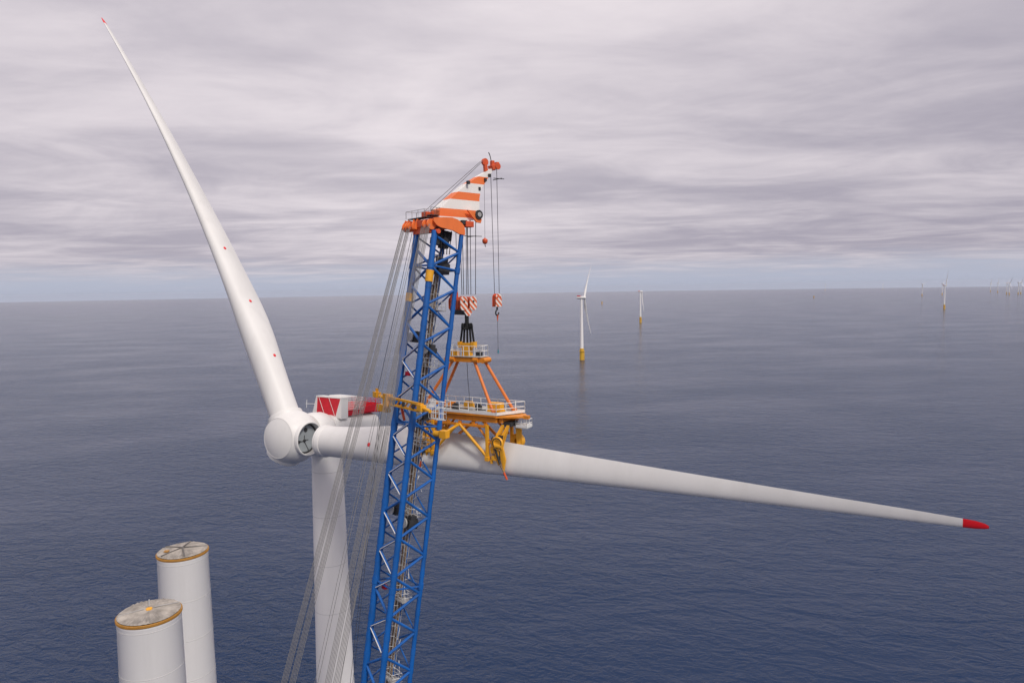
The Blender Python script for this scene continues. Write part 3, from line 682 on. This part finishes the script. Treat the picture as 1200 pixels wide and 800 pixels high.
for a in (-4.6, -2.2, 0.15, 2.4, 4.2):
    for b_ in (-2.75, 2.75): fr.box(Y(a, b_, 5.3), YA, (0.22, 0.12, 0.25))
main = fr.build('main_frame', M_yoke, yoke, bevel=0.03)
MB().bar(Y(-7.05, -3.1, 6.28), Y(6.05, -3.1, 6.28), 0.5, 0.2).bar(Y(-7.05, 3.1, 6.28), Y(6.05, 3.1, 6.28), 0.5, 0.2).build('edge_beam', M_yoke, yoke)
MB().prism([Y(6.05, -3.55, 6.1), Y(8.3, -0.5, 6.1), Y(8.3, 0.6, 6.1), Y(6.25, 3.5, 6.1)], Z * 0.2).box(Y(8.35, 0.1, 6.2), YA, (0.35, 0.28, 0.2)).build('end_beam', M_yoke, yoke)
MB().prism([Y(-7.0, -3.5, 6.39), Y(-1.9, -3.5, 6.39), Y(1.0, -3.5, 6.39), Y(6.2, -3.5, 6.39), Y(6.2, 3.5, 6.39), Y(1.0, 3.5, 6.39), Y(-1.9, 3.5, 6.39), Y(-7.0, 3.5, 6.39)], Z * 0.11).build('platform_deck', M_deck, yoke)
tb_ = MB()
for p1, p2 in ((Y(-7.0, -3.52, 6.6), Y(6.2, -3.52, 6.6)), (Y(6.2, -3.52, 6.6), Y(6.2, 3.52, 6.6)), (Y(-7.0, 3.52, 6.6), Y(6.2, 3.52, 6.6))): tb_.bar(p1, p2, 0.03, 0.34)
tb_.build('toe_board', M_rail, yoke)
cr = [Y(6.2, -3.48, 6.5), Y(6.2, 3.48, 6.5), Y(-7.0, 3.48, 6.5), Y(-7.0, -3.48, 6.5), Y(6.2, -3.48, 6.5)]
for a, b_ in zip(cr, cr[1:]): fence_run([a, b_], 1.3, M_rail, 1.3, r=0.05).build('platform_railing', M_rail, yoke)
# deck gear
MB().box(Y(3.7, 0.6, 7.15), YA, (0.95, 0.5, 0.5)).box(Y(3.7, 0.6, 6.6), YA, (1.05, 0.6, 0.1)).build('generator_cabinet', M_yellow, yoke, bevel=0.04)
for a, b_, sx, sy, sz, mt in ((-2.9, 1.3, 0.6, 0.4, 0.3, M_yoke), (-1.6, -0.9, 0.4, 0.5, 0.35, M_dark), (-0.6, 1.5, 0.7, 0.35, 0.4, M_yellow), (0.9, 1.0, 0.4, 0.4, 0.3, M_dark), (-4.5, 0.6, 0.6, 0.5, 0.45, M_yoke), (1.5, -1.6, 0.35, 0.5, 0.22, M_steel)):
    sy *= 0.6
    MB().box(Y(a, b_, 6.5 + sz), YA, (sx, sy, sz)).tube(Y(a - sx * 0.7, b_, 6.55 + 2 * sz), Y(a + sx * 0.7, b_, 6.55 + 2 * sz), sz * 0.35, 10).build('hydraulic_unit', mt, yoke, bevel=0.02)
hp = MB().path([Y(-4.0, 0.2, 6.55), Y(-2, 0.5, 6.58), Y(0.4, 0.1, 6.56), Y(2.2, 0.6, 6.58)], 0.06, 6); hp.build('hydraulic_hose', M_dark, yoke)
# four legs to the top frame
TOPZ = 13.0
for a1, b1, a0, b0, mt in ((1.75, -1.2, 5.5, -2.9, M_leg), (1.75, 1.2, 5.0, 2.9, M_leg), (-1.75, -1.2, -6.2, -2.9, M_leg), (-1.75, 1.2, -5.6, 2.9, M_leg)):
    MB().tube(Y(a0, b0, 6.5), Y(a1, b1, TOPZ - 0.1), 0.2, 12).tube(Y(a0, b0, 6.5), Y(a0, b0, 6.95), 0.32, 12).build('frame_leg', mt, yoke)
tf = MB()
for b_ in (-1.2, 1.2): tf.bar(Y0(-2.75, b_ * 0.55, TOPZ), Y0(2.75, b_ * 0.55, TOPZ), 0.3, 0.6)
for a in (-2.5, -1.2, 1.2, 2.5): tf.box(Y0(a, 0, TOPZ), YA, (0.24, 0.5, 0.28))
for a in (-1.75, 1.75):
    for b_ in (-1.2, 1.2): tf.tube(Y0(a - 0.35, b_ * 0.6, TOPZ), Y0(a + 0.35, b_ * 0.6, TOPZ), 0.36, 12)
for a in (-2.75, 2.75): tf.tube(Y0(a, -0.8, TOPZ - 0.05), Y0(a, 0.8, TOPZ - 0.05), 0.33, 12)
top = tf.build('top_frame', M_yoke, yoke)
MB().box(Y0(0, 0, TOPZ + 0.40), YA, (2.55, 0.95, 0.04)).build('top_deck', M_deck, yoke)
cr = [Y0(2.5, -0.9, TOPZ + 0.44), Y0(2.5, 0.9, TOPZ + 0.44), Y0(-2.5, 0.9, TOPZ + 0.44), Y0(-2.5, -0.9, TOPZ + 0.44), Y0(2.5, -0.9, TOPZ + 0.44)]
for a, b_ in zip(cr, cr[1:]): fence_run([a, b_], 1.3, M_rail, 0.85, r=0.048).build('top_railing', M_rail, yoke)
MB().box(Y(0, 0, TOPZ + 1.05), YA, (0.55, 0.45, 0.62)).box(Y(0, 0, TOPZ + 1.85), YA, (0.75, 0.32, 0.22)).build('lifting_lug', M_yellow, yoke, bevel=0.03)
for a in (-1.0, 1.0): MB().box(Y(a, 0, TOPZ + 1.85), YA, (0.22, 0.4, 0.36)).tube(Y(a, -0.5, TOPZ + 1.85), Y(a, 0.5, TOPZ + 1.85), 0.16, 10).build('sling_shackle', M_yellow, yoke)
MB().box(Y(-1.6, -0.7, TOPZ + 0.75), YA, (0.45, 0.3, 0.32)).build('control_box', M_yellow, yoke)
MB().box(Y(1.4, 0.6, TOPZ + 0.72), YA, (0.3, 0.35, 0.28)).build('control_box', M_dark, yoke)
MB().path([Y(-0.1, 0, TOPZ - 0.3), Y(-0.05, 0.05, 10.5), Y(0.12, 0.05, 8.5), Y(0.1, 0, 6.5)], 0.035, 6).build('umbilical_cable', M_dark, yoke)
# braces and grippers under the platform
for sg in (1, -1):
    for b_, mt in ((-3.0, M_yellow), (3.0, M_yoke)):
        MB().tube(Y(0.15 * sg, b_, 5.2), Y(4.5 * sg, b_, 1.35), 0.2, 12).build('diagonal_strut', mt, yoke)
        MB().box(Y(4.55 * sg, b_, 3.2), YA, (0.18, 0.2, 2.15)).box(Y(4.55 * sg, b_, 1.15), YA, (0.28, 0.3, 0.26)).build('gripper_post', M_yellow, yoke, bevel=0.03)
        MB().tube(Y(2.6 * sg, b_ * 0.8, 5.3), Y(4.3 * sg, b_ * 0.9, 3.6), 0.15, 10).build('knee_brace', M_yoke, yoke)
    # gripper frame over the blade: bent arms on both faces with pads, cylinders and hoses
    for b_ in (-1, 1):
        for da, w_ in ((0.0, 0.14), (0.75, 0.14))[:2 if b_ < 0 else 1]:
            pts = [Y((5.7 + da) * sg, b_ * 1.2, 5.3), Y((6.1 + da) * sg, b_ * 1.2, 5.3), Y((6.25 + da) * sg, b_ * 2.4, 4.3), Y((6.0 + da) * sg, b_ * 2.75, 2.8), Y((6.15 + da) * sg, b_ * 2.4, 1.2), Y((5.8 + da) * sg, b_ * 2.3, 0.35 - da), Y((5.5 + da) * sg, b_ * 2.5, 1.2), Y((5.55 + da) * sg, b_ * 2.8, 2.8), Y((5.6 + da) * sg, b_ * 2.4, 4.2)]
            MB().add(pts + [x + mm * (b_ * 0.25) for x in pts], [tuple(range(9)), tuple(range(17, 8, -1))] + [(i, (i + 1) % 9, 9 + (i + 1) % 9, 9 + i) for i in range(9)]).build('gripper_arm', M_yellow, yoke, bevel=0.03)
        if b_ > 0: continue
        MB().tube(Y(5.75 * sg, b_ * 3.05, 2.9), Y(6.75 * sg, b_ * 3.05, 2.9), 0.36, 14).build('gripper_drum', M_yellow, yoke)
        MB().lathe(Y(6.1 * sg, b_ * 3.0, 3.3), mm * b_, [(0, 0.25), (0, 0.78), (0.18, 0.82), (0.32, 0.72), (0.32, 0.42), (0.2, 0.36), (0.2, 0.0)], 28).build('gripper_wheel', M_yellow, yoke)
        MB().lathe(Y(6.1 * sg, b_ * 3.0, 3.3) + mm * (b_ * 0.30), mm * b_, [(0, 0.66), (0.04, 0.66), (0.04, 0.54), (0, 0.54)], 28).build('wheel_ring', M_dark, yoke)
        for k in range(4):
            MB().tube(Y((4.8 + 0.25 * k) * sg, b_ * 2.9, 3.6 - 0.5 * k), Y((5.5 + 0.2 * k) * sg, b_ * 3.0, 2.9 - 0.55 * k), 0.09, 8).box(Y((4.75 + 0.3 * k) * sg, b_ * 2.95, 3.0 - 0.62 * k), YA, (0.13, 0.1, 0.13)).build('gripper_link', (M_yoke, M_yellow, M_rust, M_yellow)[k], yoke)
        MB().box(Y(6.35 * sg, b_ * 2.75, 3.7), YA, (0.28, 0.2, 0.5)).box(Y(6.25 * sg, b_ * 2.6, 1.7), YA, (0.2, 0.2, 0.55)).build('gripper_housing', M_dark, yoke, bevel=0.02)
        MB().tube(Y(5.3 * sg, b_ * 3.15, 3.9), Y(6.35 * sg, b_ * 3.05, 0.7), 0.15, 10).build('hydraulic_cylinder', M_dark, yoke)
        if b_ < 0:
            MB().tube(Y(6.35 * sg, -3.05, 0.7), Y(6.75 * sg, -2.75, -0.45), 0.10, 8).build('hydraulic_rod', M_rust, yoke)
            MB().tube(Y(6.72 * sg, -2.77, -0.35), Y(7.05 * sg, -2.6, -1.25), 0.13, 8).build('gripper_toe', M_red_or, yoke)
        MB().tube(Y(5.1 * sg, b_ * 2.6, 3.9), Y(5.2 * sg, b_ * 2.75, 1.3), 0.07, 6).tube(Y(5.0 * sg, b_ * 2.7, 2.9), Y(5.9 * sg, b_ * 2.8, 2.0), 0.06, 6).tube(Y(4.9 * sg, b_ * 2.8, 2.3), Y(5.7 * sg, b_ * 3.0, 1.2), 0.05, 6).build('hydraulic_hose', M_dark, yoke)
        MB().box(Y(5.15 * sg, b_ * 2.75, 2.3), YA, (0.2, 0.18, 0.4)).box(Y(5.3 * sg, b_ * 2.8, 1.3), YA, (0.2, 0.2, 0.26)).tube(Y(4.7 * sg, b_ * 2.9, 3.2), Y(5.5 * sg, b_ * 2.9, 3.3), 0.13, 10).box(Y(5.0 * sg, b_ * 2.8, 0.8), YA, (0.14, 0.14, 0.25)).build('valve_block', M_yellow, yoke, bevel=0.02)
    MB().box(Y(6.1 * sg, 0, 5.25), YA, (0.6, 0.85, 0.28)).build('gripper_beam', M_dark, yoke, bevel=0.03)
    MB().lathe(Y(5.2 * sg, 3.3, 2.75), mm, [(-0.3, 0.3), (-0.3, 0.85), (-0.2, 0.95), (0.25, 0.95), (0.35, 0.85), (0.35, 0.35)], 28).build('gripper_wheel', M_yellow, yoke)
MB().tube(Y0(-0.35, -7.0, 4.75), Y0(1.25, -7.0, 4.8), 0.36, 16).box(Y0(1.1, -7.0, 4.8), YA, (0.5, 0.42, 0.46)).build('tagline_winch', M_yellow, yoke, bevel=0.04)
MB().tube(Y0(0.9, -6.7, 4.85), Y(0.2, -3.0, 5.15), 0.17, 10).build('winch_arm', M_yellow, yoke)
# white end basket
bk2 = Y(7.35, 1.2, 5.2)
MB().box(bk2 - Z * 0.4, YA, (0.75, 0.7, 0.04)).build('basket_floor', M_deck, yoke)
MB().box(bk2 - Z * 0.18, YA, (0.78, 0.73, 0.16)).build('basket_wall', M_rail, yoke)
cs = [bk2 - Z * 0.35 + e * (i * 0.75) + mm * (j * 0.7) for i, j in ((-1, -1), (1, -1), (1, 1), (-1, 1), (-1, -1))]
fence_run(cs, 1.0, M_rail, 0.7).build('basket_railing', M_rail, yoke)
# black slings, hook to lug: each a loop of its own
SL = ['outermost black sling on the jib side of the black double hook', 'black sling just inside the outermost one, on the jib side', 'middle black sling straight below the hook shank',
      'black sling just inside the outermost one, on the boom side', 'outermost black sling on the boom side of the black double hook']
for i, (a1, a0) in enumerate(((0.68, 1.02), (0.38, 0.54), (0.02, 0.03), (-0.38, -0.5), (-0.68, -1.02))):
    hp_ = QB(0, HK, -2.95 if abs(a1) > 0.1 else -3.2) + e * a1; lp = Y(a0, 0, TOPZ + 2.05)
    mb = MB().path([hp_ + q * 0.1, hp_.lerp(lp, 0.12) + q * 0.02, lp], 0.135, 8)
    mb.path([hp_ - q * 0.16 - Z * 0.3, hp_ + Z * 0.22 - q * 0.06, hp_ + Z * 0.22 + q * 0.06, hp_ + q * 0.14 - Z * 0.2], 0.11, 8)
    o = mb.build('lifting_sling', M_black); rebase(o, lp); tag(o, SL[i], 'sling', 'black slings between hook and yoke')

# ------------------------------------------------------------------ tower sections waiting on deck
def section(x, y, ztop, r, label, rot, strap):
    z0 = 28.0
    s_ = thing('tower_section', label, 'tower section', (x, y, z0), 'tower sections standing upright')
    o_ = V((x, y, 0))
    sh = MB().lathe(o_, Z, [(z0, r * 1.38), (ztop - 45, r * 1.22), (ztop - 0.5, r), (ztop - 0.42, r + 0.04), (ztop - 0.30, r + 0.04)], 72).build('tower_shell', M_tower, s_)
    for dz_ in (0.75, 4.6, 8.7, 12.9, 17.0):
        rr = r * (1 + 0.22 * dz_ / 45)
        MB().lathe(o_ + Z * (ztop - dz_), Z, [(-0.03, rr), (-0.02, rr + 0.01), (0.02, rr + 0.01), (0.03, rr)], 72).build('weld_seam', M_seam, sh)
    fl = MB().lathe(o_, Z, [(ztop - 0.25, r - 0.1), (ztop - 0.25, r + 0.05), (ztop - 0.06, r + 0.05), (ztop - 0.04, r + 0.03), (ztop - 0.04, r - 0.1)], 72)
    for k in range(96):
        t_ = 2 * pi * k / 96; c_ = o_ + V((cos(t_) * (r + 0.06), sin(t_) * (r + 0.06), ztop - 0.16)); fl.box(c_, (V((-sin(t_), cos(t_), 0)), V((cos(t_), sin(t_), 0)), Z), (0.035, 0.03, 0.09))
    fl.build('flange_ring', M_flange, s_)
    # tarpaulin with radial folds
    n, m_ = 14, 84; vs_ = [V((x, y, ztop + 0.34))]; rng = random.Random(rot)
    amp = [rng.uniform(0.2, 1.0) for _ in range(m_)]; ph = [rng.uniform(-0.5, 0.5) for _ in range(m_)]
    for k in range(1, n + 1):
        f = k / n
        for i in range(m_):
            t_ = 2 * pi * (i + ph[i] * 0.5) / m_ + R_(rot)
            fold = (0.12 * amp[i] * (1 if i % 2 else -0.4) + 0.05 * sin(5 * t_ + rot)) * f * (1.0 if k < n else 0.15)
            vs_.append(V((x + cos(t_) * f * (r - 0.02), y + sin(t_) * f * (r - 0.02), ztop + 0.03 + 0.22 * (1 - f ** 1.6) + fold)))
    fs = [(0, 1 + i, 1 + (i + 1) % m_) for i in range(m_)] + [(1 + (k - 1) * m_ + i, 1 + k * m_ + i, 1 + k * m_ + (i + 1) % m_, 1 + (k - 1) * m_ + (i + 1) % m_) for k in range(1, n) for i in range(m_)]
    tp = MB().add(vs_, fs, False).build('tarpaulin_cover', M_tarp, s_)
    if strap:
        sb = MB()
        for a in (20, 95, 160, 235, 300):
            c_ = V((cos(R_(a)), sin(R_(a)), 0)); sb.bar(o_ + Z * (ztop + 0.36), o_ + c_ * (r * 0.93) + Z * (ztop + 0.16), 0.16, 0.05)
        sb.build('cover_strap', M_strap, tp)
        MB().box(o_ + V((-1.2, -0.9, ztop + 0.30)), (X0, V((0, 1, 0)), Z), (0.22, 0.18, 0.06)).build('cover_patch', M_flange, tp)
    else:
        MB().lathe(o_ + Z * (ztop + 0.24), Z, [(0, 0.26), (0.10, 0.24), (0.13, 0.001)], 20).build('cover_hub', M_yellow, tp)
        sb = MB()
        for a in (40, 118, 205): c_ = V((cos(R_(a)), sin(R_(a)), 0)); sb.bar(o_ + Z * (ztop + 0.34) + c_ * 0.4, o_ + c_ * (r * 0.95) + Z * (ztop + 0.14), 0.09, 0.05)
        sb.build('cover_strap', M_steel, tp)
section(-34.62, 69.2, 123.40, 2.42, 'rear white tower section with crossed dark straps on its grey cover', 31, True)
section(-30.68, 55.2, 123.55, 2.42, 'front white tower section with a yellow cap at the centre of its grey cover', 77, False)

# ------------------------------------------------------------------ the wind farm behind
GRP = 'wind turbines out at sea'
proto = thing('wind_turbine', '', 'wind turbine', (0, 0, 0), GRP)
HH = 129.0
P_tow = MB().lathe((0, 0, 0), Z, [(22, 3.6), (60, 3.2), (100, 2.5), (126.2, 2.2)], 24).build('tower', M_tower, proto)
tpm = MB().lathe((0, 0, 0), Z, [(-6, 4.6), (0, 4.6), (17, 4.5), (23.9, 4.4), (24.05, 3.6)], 24)
P_tp = tpm.build('transition_piece', M_tp, proto)
MB().lathe((0, 0, 0), Z, [(18.2, 4.0), (18.2, 6.4), (18.6, 6.4), (18.6, 4.0)], 20).build('work_platform', M_tp, P_tp)
bl_ = MB()
for x in (-1.0, 1.0): bl_.tube((x, -5.4, -3), (x, -5.4, 18.4), 0.35, 8)
bl_.build('boat_landing', M_tp, P_tp)
nmb = MB().lathe((0, 0, HH), V((0, 1, 0)), [(-3.2, 0.3), (-3.1, 3.2), (-1, 3.3), (0, 3.0), (8.5, 2.9), (9.5, 2.3), (9.5, 0.01)], 24)
P_nac = nmb.build('nacelle', M_nac, proto)
MB().box((0, 5.5, HH + 3.6), (X0, V((0, 1, 0)), Z), (2.6, 3.6, 0.9)).build('winching_deck', M_red, P_nac)
MB().lathe((0, -6.2, HH), V((0, -1, 0)), [(-3.2, 3.0), (0, 3.6), (2.0, 3.2), (3.0, 2.2), (3.4, 0.01)], 24).build('spinner', M_nac, proto)
BB = Blade(V((0, 0, 2.6)), Z, V((0.55, 0.83, 0)).normalized(), V((0.83, -0.55, 0)).normalized(), lambda r: V((0, -4.5 * (r / BL) ** 2 - 0.06 * r, 0)))
bmesh_ = BB.skin(0, BL, n=30, m=16, close1=True)
P_bl = []
for k in range(3):
    if k == 0:
        o = MB().add(bmesh_.v, bmesh_.f, True).build('blade', M_white, proto)
    else:
        o = P_bl[0].copy(); COL.objects.link(o); o.parent = proto
    o.location = (0, -6.2, HH); P_bl.append(o)
def copy_tree(o, parent=None):
    c = o.copy(); COL.objects.link(c)
    if parent: c.parent = parent
    for ch in list(o.children): copy_tree(ch, c)
    return c
def bear(px, dist):
    x = (px - 600) / 800.0; n = sqrt(1 + x * x); return (dist * x / n, dist / n)
FARM = [  # bearing, distance, yaw, rotor angle, label
    (682, 1420, 77, (36, 156), 'nearest distant turbine with two blades on yellow foundation, just right of the hook block'),
    (751, 2900, 84, (177,), 'second distant turbine, one blade hanging down, on its yellow foundation, right of the nearest one'),
    (1107, 4500, 60, (3,), 'edge-on turbine on yellow foundation with one upright blade, above the red blade tip'),
    (1104, 9600, 40, 50, 'faint white turbine just behind the edge-on turbine'),
    (1080.5, 9000, 10, 58, 'pale turbine standing just left of the edge-on turbine'),
    (967, 19000, 70, 20, 'tiny turbine on the horizon, leftmost of the row'),
    (1034.5, 21000, 40, 10, 'tiny turbine on the horizon midway between the leftmost one and the edge-on turbine'),
    (1160.5, 12500, 60, 0, 'leftmost pale turbine of the cluster at the far right horizon'),
    (1169, 11500, 85, 0, 'second pale turbine from the left in the far right cluster'),
    (1179.5, 9800, 15, 35, 'third turbine in the far right cluster, its rotor spread wide'),
    (1182.5, 9500, 80, 90, 'slim turbine close against the third one in the far right cluster'),
    (1193, 9700, 20, 60, 'second turbine from the right in the far right cluster'),
    (1196, 9900, 80, 100, 'rightmost turbine of the far right cluster at the frame edge'),
]
turbs = []
for i, (px_, dist, yaw, rot, lab) in enumerate(FARM):
    o = proto if i == 0 else copy_tree(proto)
    x, y = bear(px_, dist); o.location = (x, y, -(dist * dist) / (2 * RE)); o.rotation_euler = (0, 0, R_(yaw)); o['label'] = lab
    bs = sorted([c for c in o.children if c.name.startswith('blade')], key=lambda c: c.name)
    az = rot if isinstance(rot, tuple) else (rot, rot + 120, rot + 240)
    turbs.append((bs, az))
for bs, az in turbs:
    for c, a in zip(bs, az): c.rotation_euler = (0, R_(a), 0)
    for c in bs[len(az):]: bpy.data.objects.remove(c)                 # blades not yet fitted
FD = ['bare yellow foundation on the sea between the two nearest distant turbines', 'faint bare yellow foundation near the horizon, just left of the leftmost tiny turbine']
for i, (px_, dist) in enumerate(((706, 6200), (954, 8200))):
    x, y = bear(px_, dist)
    f = thing('foundation', FD[i], 'foundation', (x, y, -(dist * dist) / (2 * RE)), 'bare yellow foundations')
    for src, par in ((P_tp, f),): copy_tree(src, f)

# ------------------------------------------------------------------ haze
HZ = True
if HZ:
    S = 62000.0; zb, zt = -330.0, 235.0
    hm_ = MB().box((0, 0, (zb + zt) / 2), (X0, V((0, 1, 0)), Z), (S, S, (zt - zb) / 2)).build('haze', bpy.data.materials.new('haze_air'))
    hm_['kind'] = 'stuff'; hm_.display_type = 'WIRE'
    m = hm_.data.materials[0]; m.use_nodes = True; t = m.node_tree
    t.nodes.remove(t.nodes['Principled BSDF'])
    pv = t.nodes.new('ShaderNodeVolumePrincipled'); pv.inputs['Color'].default_value = (0.80, 0.86, 0.98, 1); pv.inputs['Density'].default_value = 0.9e-5; pv.inputs['Anisotropy'].default_value = 0.0
    t.links.new(pv.outputs[0], t.nodes['Material Output'].inputs['Volume'])
